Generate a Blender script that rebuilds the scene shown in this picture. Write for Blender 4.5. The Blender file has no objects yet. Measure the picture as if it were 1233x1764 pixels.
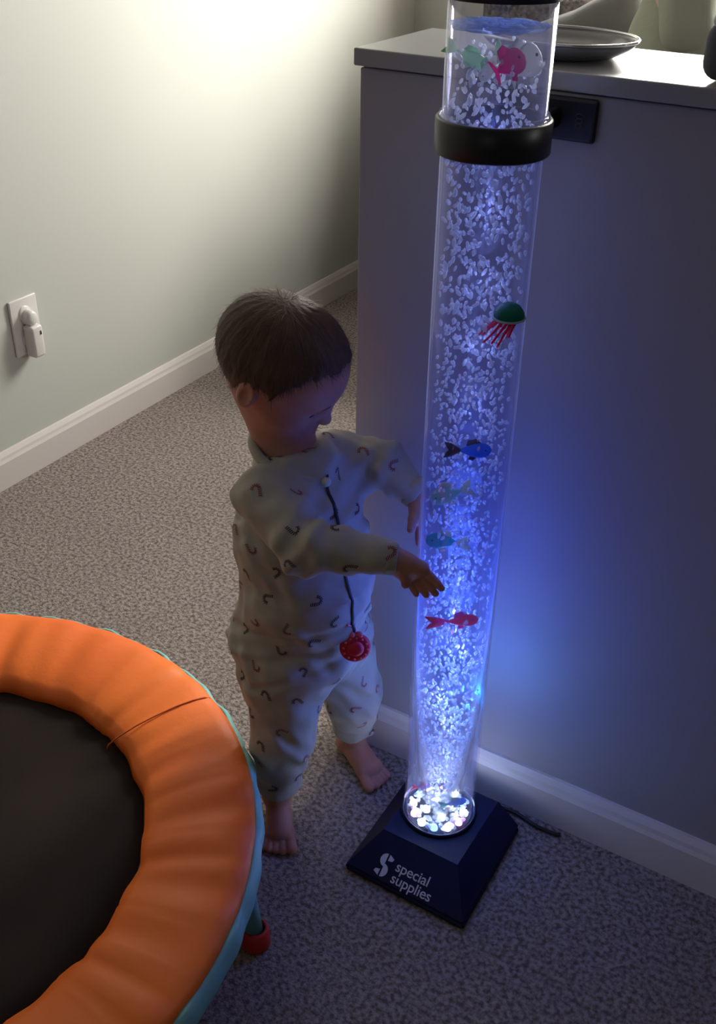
import bpy, bmesh, math, random
import numpy as np
from mathutils import Vector, Matrix
from mathutils.bvhtree import BVHTree
random.seed(7); rng = np.random.default_rng(7)
S = bpy.context.scene; COL = S.collection
PI = math.pi

# ------------------------------------------------------------------ materials
def mat(name, color, rough=0.6, metal=0.0, spec=0.5, bump=None, var=None, emit=None, estr=0.0, sheen=0.0, trans=0.0, sss=0.0, coat=0.0):
    m = bpy.data.materials.new(name); m.use_nodes = True
    nt = m.node_tree; b = nt.nodes['Principled BSDF']
    b.inputs['Base Color'].default_value = (*color, 1); b.inputs['Roughness'].default_value = rough
    b.inputs['Metallic'].default_value = metal; b.inputs['Specular IOR Level'].default_value = spec
    if sheen: b.inputs['Sheen Weight'].default_value = sheen
    if coat: b.inputs['Coat Weight'].default_value = coat
    if sss:
        b.inputs['Subsurface Weight'].default_value = sss; b.inputs['Subsurface Radius'].default_value = (.012, .004, .002); b.inputs['Subsurface Scale'].default_value = .6
    if emit: b.inputs['Emission Color'].default_value = (*emit, 1); b.inputs['Emission Strength'].default_value = estr
    tc = nt.nodes.new('ShaderNodeTexCoord')
    if var:                                   # (scale, color2, detail)
        n = nt.nodes.new('ShaderNodeTexNoise'); n.inputs['Scale'].default_value = var[0]; n.inputs['Detail'].default_value = var[2] if len(var) > 2 else 3
        r = nt.nodes.new('ShaderNodeValToRGB'); r.color_ramp.elements[0].position = .35; r.color_ramp.elements[1].position = .65
        r.color_ramp.elements[0].color = (*color, 1); r.color_ramp.elements[1].color = (*var[1], 1)
        nt.links.new(tc.outputs['Object'], n.inputs['Vector']); nt.links.new(n.outputs['Fac'], r.inputs['Fac']); nt.links.new(r.outputs['Color'], b.inputs['Base Color'])
    if bump:                                  # (scale, strength, distance)
        n = nt.nodes.new('ShaderNodeTexNoise'); n.inputs['Scale'].default_value = bump[0]; n.inputs['Detail'].default_value = 3
        k = nt.nodes.new('ShaderNodeBump'); k.inputs['Strength'].default_value = bump[1]; k.inputs['Distance'].default_value = bump[2]
        nt.links.new(tc.outputs['Object'], n.inputs['Vector']); nt.links.new(n.outputs['Fac'], k.inputs['Height']); nt.links.new(k.outputs['Normal'], b.inputs['Normal'])
    return m

def clear_mat(name, tint, gloss, rough=0.03, edge=0.35):
    """thin clear acrylic / water skin: see-through with a fresnel sheen"""
    m = bpy.data.materials.new(name); m.use_nodes = True; nt = m.node_tree; nt.nodes.clear()
    o = nt.nodes.new('ShaderNodeOutputMaterial'); t = nt.nodes.new('ShaderNodeBsdfTransparent'); t.inputs['Color'].default_value = (*tint, 1)
    g = nt.nodes.new('ShaderNodeBsdfGlossy'); g.inputs['Roughness'].default_value = rough; g.inputs['Color'].default_value = (1, 1, 1, 1)
    d = nt.nodes.new('ShaderNodeBsdfDiffuse'); d.inputs['Color'].default_value = (.75, .75, .85, 1)
    lw = nt.nodes.new('ShaderNodeLayerWeight'); lw.inputs['Blend'].default_value = .25
    p = nt.nodes.new('ShaderNodeMath'); p.operation = 'POWER'; p.inputs[1].default_value = 1.5
    q = nt.nodes.new('ShaderNodeMath'); q.operation = 'MULTIPLY_ADD'; q.inputs[1].default_value = gloss; q.inputs[2].default_value = .03
    q.use_clamp = True
    s = nt.nodes.new('ShaderNodeMixShader'); s2 = nt.nodes.new('ShaderNodeMixShader')
    e = nt.nodes.new('ShaderNodeMath'); e.operation = 'POWER'; e.inputs[1].default_value = 3.2
    e2 = nt.nodes.new('ShaderNodeMath'); e2.operation = 'MULTIPLY'; e2.inputs[1].default_value = edge
    nt.links.new(lw.outputs['Facing'], p.inputs[0]); nt.links.new(p.outputs[0], q.inputs[0]); nt.links.new(q.outputs[0], s.inputs['Fac'])
    nt.links.new(t.outputs[0], s.inputs[1]); nt.links.new(g.outputs[0], s.inputs[2])
    nt.links.new(lw.outputs['Facing'], e.inputs[0]); nt.links.new(e.outputs[0], e2.inputs[0]); nt.links.new(e2.outputs[0], s2.inputs['Fac'])
    nt.links.new(s.outputs[0], s2.inputs[1]); nt.links.new(d.outputs[0], s2.inputs[2])
    nt.links.new(s2.outputs[0], o.inputs['Surface']); return m

def carpet_mat():
    m = mat('carpet', (.30, .255, .235), rough=.95, spec=.1, sheen=.0)
    nt = m.node_tree; b = nt.nodes['Principled BSDF']; tc = nt.nodes.new('ShaderNodeTexCoord')
    n1 = nt.nodes.new('ShaderNodeTexNoise'); n1.inputs['Scale'].default_value = 160; n1.inputs['Detail'].default_value = 4
    n2 = nt.nodes.new('ShaderNodeTexNoise'); n2.inputs['Scale'].default_value = 6; n2.inputs['Detail'].default_value = 4
    r = nt.nodes.new('ShaderNodeValToRGB'); r.color_ramp.elements[0].position = .36; r.color_ramp.elements[1].position = .62
    r.color_ramp.elements[0].color = (.15, .122, .112, 1); r.color_ramp.elements[1].color = (.42, .36, .335, 1)
    mx = nt.nodes.new('ShaderNodeMix'); mx.data_type = 'RGBA'; mx.blend_type = 'MULTIPLY'; mx.inputs['Factor'].default_value = .5
    r2 = nt.nodes.new('ShaderNodeValToRGB'); r2.color_ramp.elements[0].color = (.72, .72, .72, 1); r2.color_ramp.elements[1].color = (1.1, 1.1, 1.1, 1)
    L = nt.links.new
    for n in (n1, n2): L(tc.outputs['Object'], n.inputs['Vector'])
    L(n1.outputs['Fac'], r.inputs['Fac']); L(n2.outputs['Fac'], r2.inputs['Fac'])
    L(r.outputs['Color'], mx.inputs['A']); L(r2.outputs['Color'], mx.inputs['B']); L(mx.outputs['Result'], b.inputs['Base Color'])
    k = nt.nodes.new('ShaderNodeBump'); k.inputs['Strength'].default_value = .8; k.inputs['Distance'].default_value = .003
    n3 = nt.nodes.new('ShaderNodeTexNoise'); n3.inputs['Scale'].default_value = 320; n3.inputs['Detail'].default_value = 2
    L(tc.outputs['Object'], n3.inputs['Vector']); L(n3.outputs['Fac'], k.inputs['Height']); L(k.outputs['Normal'], b.inputs['Normal'])
    return m

M = dict(
    wall=mat('sage_wall_paint', (.56, .57, .52), .75, spec=.3, bump=(300, .15, .0006)),
    taupe=mat('taupe_wall_paint', (.13, .115, .11), .8, spec=.2),
    wallhalf=mat('grey_divider_paint', (.36, .345, .365), .55, spec=.35, bump=(300, .15, .0006)),
    cap=mat('grey_ledge_paint', (.33, .33, .34), .28, spec=.5),
    trim=mat('white_trim_paint', (.72, .67, .63), .35),
    ceil=mat('ceiling_paint', (.2, .19, .18), .9),
    carpet=carpet_mat(),
    plastic=mat('white_plastic', (.72, .70, .66), .35),
    socket=mat('socket_dark', (.08, .08, .08), .5),
    black=mat('black_plastic', (.012, .013, .017), .38),
    blackcap=mat('black_cap', (.02, .022, .028), .3),
    base=mat('dark_navy_base', (.003, .007, .042), .5, spec=.25),
    logo=mat('white_print', (.65, .65, .68), .5),
    emblem=mat('grey_print', (.06, .065, .075), .5),
    orange=mat('orange_vinyl', (.93, .20, .022), .48, spec=.4, bump=(60, .25, .002), var=(4, (.85, .15, .016), 3)),
    teal=mat('teal_binding', (.22, .52, .50), .55, bump=(90, .2, .001)),
    tealtube=mat('teal_metal', (.16, .46, .48), .4),
    redcap=mat('red_rubber', (.65, .03, .02), .5),
    jump=mat('black_jump_mat', (.018, .012, .0105), .8, spec=.12, bump=(900, .4, .0005), var=(8, (.023, .016, .014), 3)),
    skin=mat('toddler_skin', (.50, .25, .18), .55, spec=.3, sss=.15, var=(25, (.46, .21, .16), 3)),
    lip=mat('lips', (.42, .13, .11), .45),
    nail=mat('nails', (.60, .36, .30), .35),
    hair=mat('brown_hair', (.12, .068, .045), .55, spec=.3, var=(40, (.085, .048, .034), 4), bump=(220, .5, .001)),
    lash=mat('dark_lashes', (.012, .008, .008), .6),
    brow=mat('faint_brow', (.16, .08, .06), .7),
    pj=mat('cream_sleeper_cotton', (.42, .39, .33), .85, spec=.15, sheen=.15, bump=(420, .25, .0006)),
    canedark=mat('cane_print_dark', (.035, .02, .03), .8),
    canered=mat('cane_print_red', (.26, .05, .055), .8),
    zipper=mat('dark_zip', (.02, .02, .03), .5),
    silver=mat('snap_metal', (.7, .7, .72), .3, metal=.8),
    toyred=mat('red_teether', (.62, .012, .035), .4, spec=.5),
    toydot=mat('pink_beads', (.85, .16, .22), .4),
    couch=mat('grey_tweed', (.055, .05, .052), .95, spec=.1, bump=(120, .9, .004), var=(90, (.17, .155, .15), 5)),
    sage=mat('sage_shirt', (.27, .285, .225), .9, spec=.1, bump=(60, .3, .004)),
    trousers=mat('grey_trousers', (.11, .11, .108), .9, spec=.1, bump=(50, .3, .004)),
    skin2=mat('adult_skin', (.52, .34, .27), .5, sss=.1),
    hair2=mat('adult_hair', (.06, .04, .03), .6, bump=(150, .6, .003)),
    dish=mat('grey_glazed', (.22, .22, .23), .12, coat=.5),
    rim=mat('silver_rim', (.75, .75, .75), .12, metal=1),
    speaker=mat('speaker_fabric', (.09, .09, .105), .8, bump=(700, .5, .001)),
    speakerlit=mat('speaker_lit_top', (.62, .6, .57), .4),  # light falling on the top, put into its colour
    pebble=mat('white_pebble', (.85, .85, .88), .3),  # bright white for the imitated LED glare
    ledw=mat('led_white', (1, 1, 1), .3, emit=(.75, .92, 1), estr=30),
    ledb=mat('led_blue', (.2, .4, 1), .3, emit=(.12, .3, 1), estr=14),
    ledp=mat('led_pink', (1, .4, .8), .3, emit=(1, .35, .75), estr=9),
    jelg=mat('green_silicone', (.0, .25, .16), .3), jelp=mat('pink_silicone', (.95, .02, .16), .35),
    jelw=mat('white_rim', (.6, .75, .75), .4),
    fblue=mat('blue_toy', (.015, .30, .80), .3), fnavy=mat('navy_toy', (.005, .012, .06), .4),
    fmint=mat('mint_toy', (.45, .68, .50), .35), fteal=mat('teal_toy', (.02, .55, .48), .35), fcream=mat('cream_toy', (.75, .72, .50), .4),
    fpink=mat('pink_toy', (.90, .05, .22), .35), fmag=mat('magenta_toy', (.85, .04, .42), .3), fpur=mat('purple_toy', (.4, .08, .6), .35),
    fwhite=mat('frosted_white_toy', (.62, .64, .64), .4), fred=mat('coral_toy', (.9, .08, .10), .35), feye=mat('toy_eye', (.01, .01, .01), .3),
    acrylic=clear_mat('clear_acrylic', (.97, .97, .99), .32, .04, .75),
    glass=clear_mat('window_glass', (.98, .98, .98), .2, .02, .0),
    cord=mat('black_cord', (.01, .01, .012), .5),
)
def bubble_mat():
    m = bpy.data.materials.new('air_bubble'); m.use_nodes = True; nt = m.node_tree; nt.nodes.clear()
    o = nt.nodes.new('ShaderNodeOutputMaterial'); d = nt.nodes.new('ShaderNodeBsdfDiffuse'); d.inputs['Color'].default_value = (.92, .95, 1, 1)
    g = nt.nodes.new('ShaderNodeBsdfGlossy'); g.inputs['Roughness'].default_value = .12
    tl = nt.nodes.new('ShaderNodeBsdfTranslucent'); tl.inputs['Color'].default_value = (.9, .95, 1, 1)
    a = nt.nodes.new('ShaderNodeMixShader'); a.inputs[0].default_value = .5; c = nt.nodes.new('ShaderNodeMixShader'); c.inputs[0].default_value = .22
    t = nt.nodes.new('ShaderNodeBsdfTransparent'); e = nt.nodes.new('ShaderNodeMixShader'); e.inputs[0].default_value = .30
    nt.links.new(d.outputs[0], a.inputs[1]); nt.links.new(tl.outputs[0], a.inputs[2]); nt.links.new(a.outputs[0], c.inputs[1]); nt.links.new(g.outputs[0], c.inputs[2])
    nt.links.new(c.outputs[0], e.inputs[1]); nt.links.new(t.outputs[0], e.inputs[2]); nt.links.new(e.outputs[0], o.inputs['Surface']); return m
M['bubble'] = bubble_mat()
def surf_mat():
    m = bpy.data.materials.new('foamy_water_surface'); m.use_nodes = True; nt = m.node_tree; nt.nodes.clear()
    o = nt.nodes.new('ShaderNodeOutputMaterial'); t = nt.nodes.new('ShaderNodeBsdfTransparent'); t.inputs['Color'].default_value = (.6, .7, 1, 1)
    d = nt.nodes.new('ShaderNodeBsdfTranslucent'); d.inputs['Color'].default_value = (.45, .6, 1, 1)
    g = nt.nodes.new('ShaderNodeBsdfDiffuse'); g.inputs['Color'].default_value = (.35, .5, 1, 1); a = nt.nodes.new('ShaderNodeMixShader')
    n = nt.nodes.new('ShaderNodeTexNoise'); n.inputs['Scale'].default_value = 90; r = nt.nodes.new('ShaderNodeMapRange'); r.inputs[1].default_value = .3; r.inputs[2].default_value = .7; r.inputs[3].default_value = .35; r.inputs[4].default_value = .95
    tc = nt.nodes.new('ShaderNodeTexCoord'); s = nt.nodes.new('ShaderNodeMixShader'); L = nt.links.new
    L(tc.outputs['Object'], n.inputs['Vector']); L(n.outputs['Fac'], r.inputs[0]); L(r.outputs[0], s.inputs[0]); L(t.outputs[0], s.inputs[1]); L(d.outputs[0], a.inputs[1]); L(g.outputs[0], a.inputs[2]); L(a.outputs[0], s.inputs[2]); L(s.outputs[0], o.inputs['Surface']); return m
M['surf'] = surf_mat()
def water_mat():
    m = bpy.data.materials.new('tank_water'); m.use_nodes = True; nt = m.node_tree; nt.nodes.clear()
    o = nt.nodes.new('ShaderNodeOutputMaterial'); t = nt.nodes.new('ShaderNodeBsdfTransparent'); t.inputs['Color'].default_value = (.86, .88, .98, 1)
    d = nt.nodes.new('ShaderNodeBsdfTranslucent'); d.inputs['Color'].default_value = (.6, .6, 1, 1); s = nt.nodes.new('ShaderNodeMixShader'); s.inputs[0].default_value = .045
    nt.links.new(t.outputs[0], s.inputs[1]); nt.links.new(d.outputs[0], s.inputs[2]); nt.links.new(s.outputs[0], o.inputs['Surface']); return m
M['water'] = water_mat()

for k_ in ('jelg', 'jelp', 'jelw', 'fblue', 'fmint', 'fteal', 'fcream', 'fpink', 'fmag', 'fpur', 'fwhite', 'fred', 'pebble'):   # soft plastic lets light through
    nt = M[k_].node_tree; b = nt.nodes['Principled BSDF']; o = nt.nodes['Material Output']; t = nt.nodes.new('ShaderNodeBsdfTranslucent'); x = nt.nodes.new('ShaderNodeMixShader'); x.inputs[0].default_value = .55
    t.inputs['Color'].default_value = [min(1, c * 1.1) for c in b.inputs['Base Color'].default_value[:3]] + [1]
    nt.links.new(b.outputs[0], x.inputs[1]); nt.links.new(t.outputs[0], x.inputs[2]); nt.links.new(x.outputs[0], o.inputs['Surface'])
# ------------------------------------------------------------------ helpers
def link(name, me, mats, parent=None, smooth=True):
    o = bpy.data.objects.new(name, me); COL.objects.link(o)
    for m in (mats if isinstance(mats, (list, tuple)) else [mats]): me.materials.append(m)
    if smooth: me.polygons.foreach_set('use_smooth', [True] * len(me.polygons))
    if parent: o.parent = parent; o.matrix_parent_inverse = parent.matrix_world.inverted() if False else Matrix.Translation(-parent.location) if parent.rotation_euler[:] == (0, 0, 0) else parent.matrix_basis.inverted()
    return o
def obj(name, bm, mats, parent=None, smooth=True):
    bmesh.ops.recalc_face_normals(bm, faces=bm.faces)
    me = bpy.data.meshes.new(name); bm.to_mesh(me); bm.free(); return link(name, me, mats, parent, smooth)
def tag(o, label, cat, group=None):
    o['label'] = label; o['category'] = cat
    if group: o['group'] = group
    return o
def struct(o): o['kind'] = 'structure'; return o
def empty(name, loc, label, cat, group=None):
    o = bpy.data.objects.new(name, None); o.empty_display_size = .02; o.location = loc; COL.objects.link(o); return tag(o, label, cat, group)
def box(bm, lo, hi, bev=0, seg=2, mi=0):
    c = [(a + b) / 2 for a, b in zip(lo, hi)]; s = [abs(b - a) for a, b in zip(lo, hi)]
    r = bmesh.ops.create_cube(bm, size=1, matrix=Matrix.Translation(c) @ Matrix.Diagonal((*s, 1)))
    vs = r['verts']
    if bev:
        es = {e for v in vs for e in v.link_edges}
        r2 = bmesh.ops.bevel(bm, geom=list(es), offset=bev, segments=seg, profile=.5, affect='EDGES')
        fs = r2['faces']
    if mi:
        for f in bm.faces:
            if f.material_index == 0 and any(v in vs for v in f.verts): f.material_index = mi
def lathe(bm, prof, c=(0, 0, 0), n=48, closed=False, sx=1, sy=1, mi=0):
    rings = []
    for r, z in prof:
        if r < 1e-6: rings.append([bm.verts.new((c[0], c[1], c[2] + z))])
        else: rings.append([bm.verts.new((c[0] + sx * r * math.cos(2 * PI * i / n), c[1] + sy * r * math.sin(2 * PI * i / n), c[2] + z)) for i in range(n)])
    pairs = list(zip(rings, rings[1:])) + ([(rings[-1], rings[0])] if closed else [])
    for a, b in pairs:
        for i in range(n):
            j = (i + 1) % n
            if len(a) == 1 and len(b) == 1: continue
            if len(a) == 1: f = bm.faces.new((a[0], b[j], b[i]))
            elif len(b) == 1: f = bm.faces.new((a[i], a[j], b[0]))
            else: f = bm.faces.new((a[i], a[j], b[j], b[i]))
            f.material_index = mi
def tube(bm, pts, rads, n=10, caps=True, flat=(1, 1), mi=0):
    pts = [Vector(p) for p in pts]; N = len(pts)
    if not isinstance(rads, (list, tuple)): rads = [rads] * N
    t0 = (pts[1] - pts[0]).normalized(); up = Vector((0, 0, 1)) if abs(t0.z) < .9 else Vector((1, 0, 0))
    u = t0.cross(up).normalized(); rings = []
    for i, p in enumerate(pts):
        t = (pts[min(i + 1, N - 1)] - pts[max(i - 1, 0)]).normalized()
        u = (u - t * u.dot(t)).normalized(); v = t.cross(u)
        rings.append([bm.verts.new(p + rads[i] * (flat[0] * math.cos(2 * PI * k / n) * u + flat[1] * math.sin(2 * PI * k / n) * v)) for k in range(n)])
    for a, b in zip(rings, rings[1:]):
        for k in range(n): bm.faces.new((a[k], a[(k + 1) % n], b[(k + 1) % n], b[k])).material_index = mi
    if caps: bm.faces.new(rings[0][::-1]).material_index = mi; bm.faces.new(rings[-1]).material_index = mi
def ell(bm, c, r, rot=None, seg=20, mi=0):
    mt = Matrix.Translation(c) @ (rot.to_4x4() if rot else Matrix()) @ Matrix.Diagonal((*r, 1))
    res = bmesh.ops.create_uvsphere(bm, u_segments=seg, v_segments=max(6, seg // 2), radius=1, matrix=mt)
    if mi:
        for v in res['verts']:
            for f in v.link_faces: f.material_index = mi
def spline(P, k=8):
    P = [Vector(p) for p in P]; P = [2 * P[0] - P[1]] + P + [2 * P[-1] - P[-2]]; out = []
    for i in range(1, len(P) - 2):
        for j in range(k):
            t = j / k; a, b, c, d = P[i - 1:i + 3]
            out.append(.5 * ((2 * b) + (c - a) * t + (2 * a - 5 * b + 4 * c - d) * t * t + (3 * b - a - 3 * c + d) * t ** 3))
    return out + [P[-2]]

# ------------------------------------------------------------------ signed distance modelling for the bodies
class SDF:
    def __init__(s, lo, hi, h):
        s.h = h; s.lo = np.array(lo, np.float32); n = np.ceil((np.array(hi) - np.array(lo)) / h).astype(int) + 1
        s.ax = [s.lo[i] + h * np.arange(n[i], dtype=np.float32) for i in range(3)]; s.f = np.full(n, .05, np.float32)
    def _sl(s, lo, hi):
        sl = []
        for i in range(3):
            a = int(np.searchsorted(s.ax[i], lo[i])); b = int(np.searchsorted(s.ax[i], hi[i])); sl.append(slice(max(a, 0), max(b, a + 1)))
        sl = tuple(sl); g = np.meshgrid(*[s.ax[i][sl[i]] for i in range(3)], indexing='ij', sparse=True); return sl, g
    def _mix(s, sl, d, k, op):
        f = s.f[sl]
        if op == 'u':
            h = np.maximum(k - np.abs(f - d), 0) / k; s.f[sl] = np.minimum(f, d) - h * h * k * .25
        elif op == 's':
            h = np.maximum(k - np.abs(-f - d), 0) / k; s.f[sl] = -(np.minimum(-f, d) - h * h * k * .25)
        elif op == 'i':
            h = np.maximum(k - np.abs(f - d), 0) / k; s.f[sl] = np.maximum(f, d) + h * h * k * .25
    def cone(s, a, b, r1, r2, k=.01, op='u'):
        a = np.array(a, float); b = np.array(b, float); m = max(r1, r2) + k + .004
        sl, (x, y, z) = s._sl(np.minimum(a, b) - m, np.maximum(a, b) + m)
        ba = b - a; L = max(ba @ ba, 1e-12); t = np.clip(((x - a[0]) * ba[0] + (y - a[1]) * ba[1] + (z - a[2]) * ba[2]) / L, 0, 1)
        d = np.sqrt((x - a[0] - t * ba[0]) ** 2 + (y - a[1] - t * ba[1]) ** 2 + (z - a[2] - t * ba[2]) ** 2) - (r1 + (r2 - r1) * t)
        s._mix(sl, d, k, op)
    def ell(s, c, r, F=None, k=.01, op='u'):
        c = np.array(c, float); F = np.eye(3) if F is None else F; m = max(r) + k + .004
        sl, (x, y, z) = s._sl(c - m, c + m); q = [(x - c[0]) * F[i][0] + (y - c[1]) * F[i][1] + (z - c[2]) * F[i][2] for i in range(3)]
        k0 = np.sqrt(sum((q[i] / r[i]) ** 2 for i in range(3))); k1 = np.sqrt(sum((q[i] / r[i] ** 2) ** 2 for i in range(3))) + 1e-9
        s._mix(sl, k0 * (k0 - 1) / k1, k, op)
    def func(s, fn, lo, hi, k, op):
        sl, (x, y, z) = s._sl(lo, hi); s._mix(sl, fn(x, y, z), k, op)
    def wave(s, fn, lo, hi):
        sl, (x, y, z) = s._sl(lo, hi); s.f[sl] += fn(x, y, z)
    def mesh(s, name, smooth=1):
        f = s.f; ins = f < 0; n = f.shape
        c = [ins[i:n[0] - 1 + i, j:n[1] - 1 + j, k:n[2] - 1 + k] for i in (0, 1) for j in (0, 1) for k in (0, 1)]
        tot = sum(a.astype(np.uint8) for a in c); act = (tot > 0) & (tot < 8); idx = np.argwhere(act); N = len(idx)
        ids = np.full(act.shape, -1, np.int32); ids[act] = np.arange(N)
        acc = np.zeros((N, 3)); cnt = np.zeros(N); offs = [(i, j, k) for i in (0, 1) for j in (0, 1) for k in (0, 1)]
        val = {o: f[idx[:, 0] + o[0], idx[:, 1] + o[1], idx[:, 2] + o[2]] for o in offs}
        for o in offs:
            for ax in range(3):
                if o[ax] == 0:
                    p = list(o); p[ax] = 1; p = tuple(p); a, b = val[o], val[p]; m = (a < 0) != (b < 0)
                    t = np.where(m, a / np.where(m, a - b, 1), 0); pt = np.tile(np.array(o, float), (N, 1)); pt[:, ax] += t
                    acc[m] += pt[m]; cnt[m] += 1
        V = s.lo + s.h * (idx + acc / np.maximum(cnt, 1)[:, None]); Q = []
        for ax in range(3):
            u, v = [(1, 2), (2, 0), (0, 1)][ax]; A = np.take(ins, range(n[ax] - 1), ax); B = np.take(ins, range(1, n[ax]), ax)
            e = np.argwhere(A != B); e = e[(e[:, u] > 0) & (e[:, v] > 0) & (e[:, u] < n[u] - 1) & (e[:, v] < n[v] - 1)]
            def g(du, dv):
                w = e.copy(); w[:, u] -= du; w[:, v] -= dv; return ids[w[:, 0], w[:, 1], w[:, 2]]
            q = np.stack([g(1, 1), g(0, 1), g(0, 0), g(1, 0)], 1); flip = ~A[e[:, 0], e[:, 1], e[:, 2]]; q[flip] = q[flip][:, ::-1]; Q.append(q)
        Q = np.concatenate(Q)
        for _ in range(smooth):
            a = np.zeros_like(V); w = np.zeros(len(V))
            for i in range(4):
                p, q = Q[:, i], Q[:, (i + 1) % 4]; np.add.at(a, p, V[q]); np.add.at(w, p, 1); np.add.at(a, q, V[p]); np.add.at(w, q, 1)
            V = .5 * V + .5 * a / np.maximum(w, 1)[:, None]
        me = bpy.data.meshes.new(name); me.vertices.add(len(V)); me.vertices.foreach_set('co', V.astype(np.float32).ravel())
        me.loops.add(Q.size); me.loops.foreach_set('vertex_index', Q.astype(np.int32).ravel()); me.polygons.add(len(Q))
        me.polygons.foreach_set('loop_start', np.arange(0, Q.size, 4, dtype=np.int32)); me.polygons.foreach_set('loop_total', np.full(len(Q), 4, np.int32))
        me.update(calc_edges=True); return me, V, Q

# ------------------------------------------------------------------ camera
Rm = np.array([[.85477, .28895, -.43117], [.51846, -.45422, .72458], [.01396, -.84284, -.53796]])
f_, cx_, cy_ = 1800., 616.5, 882.
def axes():
    d = lambda x, y: (lambda v: v / np.linalg.norm(v))(np.array([x - cx_, y - cy_, f_]))
    Z = -d(570, 3700); Y = d(1899, -234); Y = Y - Z * (Y @ Z); Y /= np.linalg.norm(Y); X = np.cross(Z, Y); X = X if X[0] > 0 else -X
    return np.array([X, Y, Z])
Rm = axes(); CAMH = 1.16
cam = bpy.data.cameras.new('camera'); co = bpy.data.objects.new('camera', cam); COL.objects.link(co)
cam.sensor_fit = 'HORIZONTAL'; cam.sensor_width = 36; cam.lens = f_ / 1233 * 36; cam.clip_start = .02
mw = Matrix.Identity(4)
for i in range(3): mw[i][0] = Rm[i][0]; mw[i][1] = -Rm[i][1]; mw[i][2] = -Rm[i][2]
mw[2][3] = CAMH; co.matrix_world = mw; S.camera = co

# ------------------------------------------------------------------ room shell
XL, YB, YF, XR, ZC = -1.615, 3.0, -3.6, 3.4, 2.42
WY, WT = 1.02, .15            # divider wall front face and thickness
WX0, WZ = -.612, .961
bm = bmesh.new(); box(bm, (XL - .1, YF - .1, -.05), (XR + .1, YB + .1, 0)); struct(obj('floor', bm, M['carpet'], smooth=False))
bm = bmesh.new(); box(bm, (XL - .1, YF - .1, ZC), (XR + .1, YB + .1, ZC + .05)); struct(obj('ceiling', bm, M['ceil'], smooth=False))
bm = bmesh.new(); box(bm, (XL - .1, YF, 0), (XL, YB, ZC)); struct(obj('wall_left', bm, M['wall'], smooth=False))
WIN3 = (1.9, 2.9, .95, 2.1)
bm = bmesh.new(); box(bm, (XR, YF, 0), (XR + .1, WIN3[0], ZC)); box(bm, (XR, WIN3[1], 0), (XR + .1, YB, ZC)); box(bm, (XR, WIN3[0], 0), (XR + .1, WIN3[1], WIN3[2])); box(bm, (XR, WIN3[0], WIN3[3]), (XR + .1, WIN3[1], ZC)); struct(obj('wall_right', bm, M['taupe'], smooth=False))
def holed(bm, y0, y1, x0, x1, z0, z1):
    box(bm, (XL - .1, y0, 0), (x0, y1, ZC)); box(bm, (x1, y0, 0), (XR + .1, y1, ZC)); box(bm, (x0, y0, 0), (x1, y1, z0)); box(bm, (x0, y0, z1), (x1, y1, ZC))
WIN = (-1.05, .05, .87, 1.95)
bm = bmesh.new(); holed(bm, YB, YB + .12, WIN[0], WIN[1], WIN[2], WIN[3]); struct(obj('wall_back', bm, M['wall'], smooth=False))
WIN_FILL = (.1, 1.6, .9, 2.1)  # opening added behind the camera for the fill light
bm = bmesh.new(); holed(bm, YF - .12, YF, WIN_FILL[0], WIN_FILL[1], WIN_FILL[2], WIN_FILL[3]); struct(obj('wall_front', bm, M['taupe'], smooth=False))
def window(name, w, y0, y1):
    bm = bmesh.new(); t = .04; ym = (y0 + y1) / 2
    for a, b in (((w[0], y0, w[2]), (w[0] + t, y1, w[3])), ((w[1] - t, y0, w[2]), (w[1], y1, w[3])), ((w[0] + t, y0, w[3] - t), (w[1] - t, y1, w[3])), ((w[0] + t, y0, w[2]), (w[1] - t, y1, w[2] + t)),
                 (((w[0] + w[1]) / 2 - .02, ym - .02, w[2] + t), ((w[0] + w[1]) / 2 + .02, ym + .02, w[3] - t))): box(bm, a, b)
    fr = struct(obj(name, bm, M['trim'], smooth=False))
    bm = bmesh.new(); box(bm, (w[0] + t, ym - .003, w[2] + t), (w[1] - t, ym + .003, w[3] - t)); obj('pane', bm, M['glass'], fr, False)
def window_side(name, w, x0, x1):
    bm = bmesh.new(); t = .04; xm = (x0 + x1) / 2
    for a, b in (((x0, w[0], w[2]), (x1, w[0] + t, w[3])), ((x0, w[1] - t, w[2]), (x1, w[1], w[3])), ((x0, w[0] + t, w[3] - t), (x1, w[1] - t, w[3])), ((x0, w[0] + t, w[2]), (x1, w[1] - t, w[2] + t))): box(bm, a, b)
    fr = struct(obj(name, bm, M['trim'], smooth=False))
    bm = bmesh.new(); box(bm, (xm - .003, w[0] + t, w[2] + t), (xm + .003, w[1] - t, w[3] - t)); obj('pane', bm, M['glass'], fr, False)
window_side('window_3', WIN3, XR, XR + .1)
window('window_1', WIN, YB, YB + .12); window('added_fill_window', WIN_FILL, YF - .12, YF)  # second one is unseen, added to hold the front fill
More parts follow.
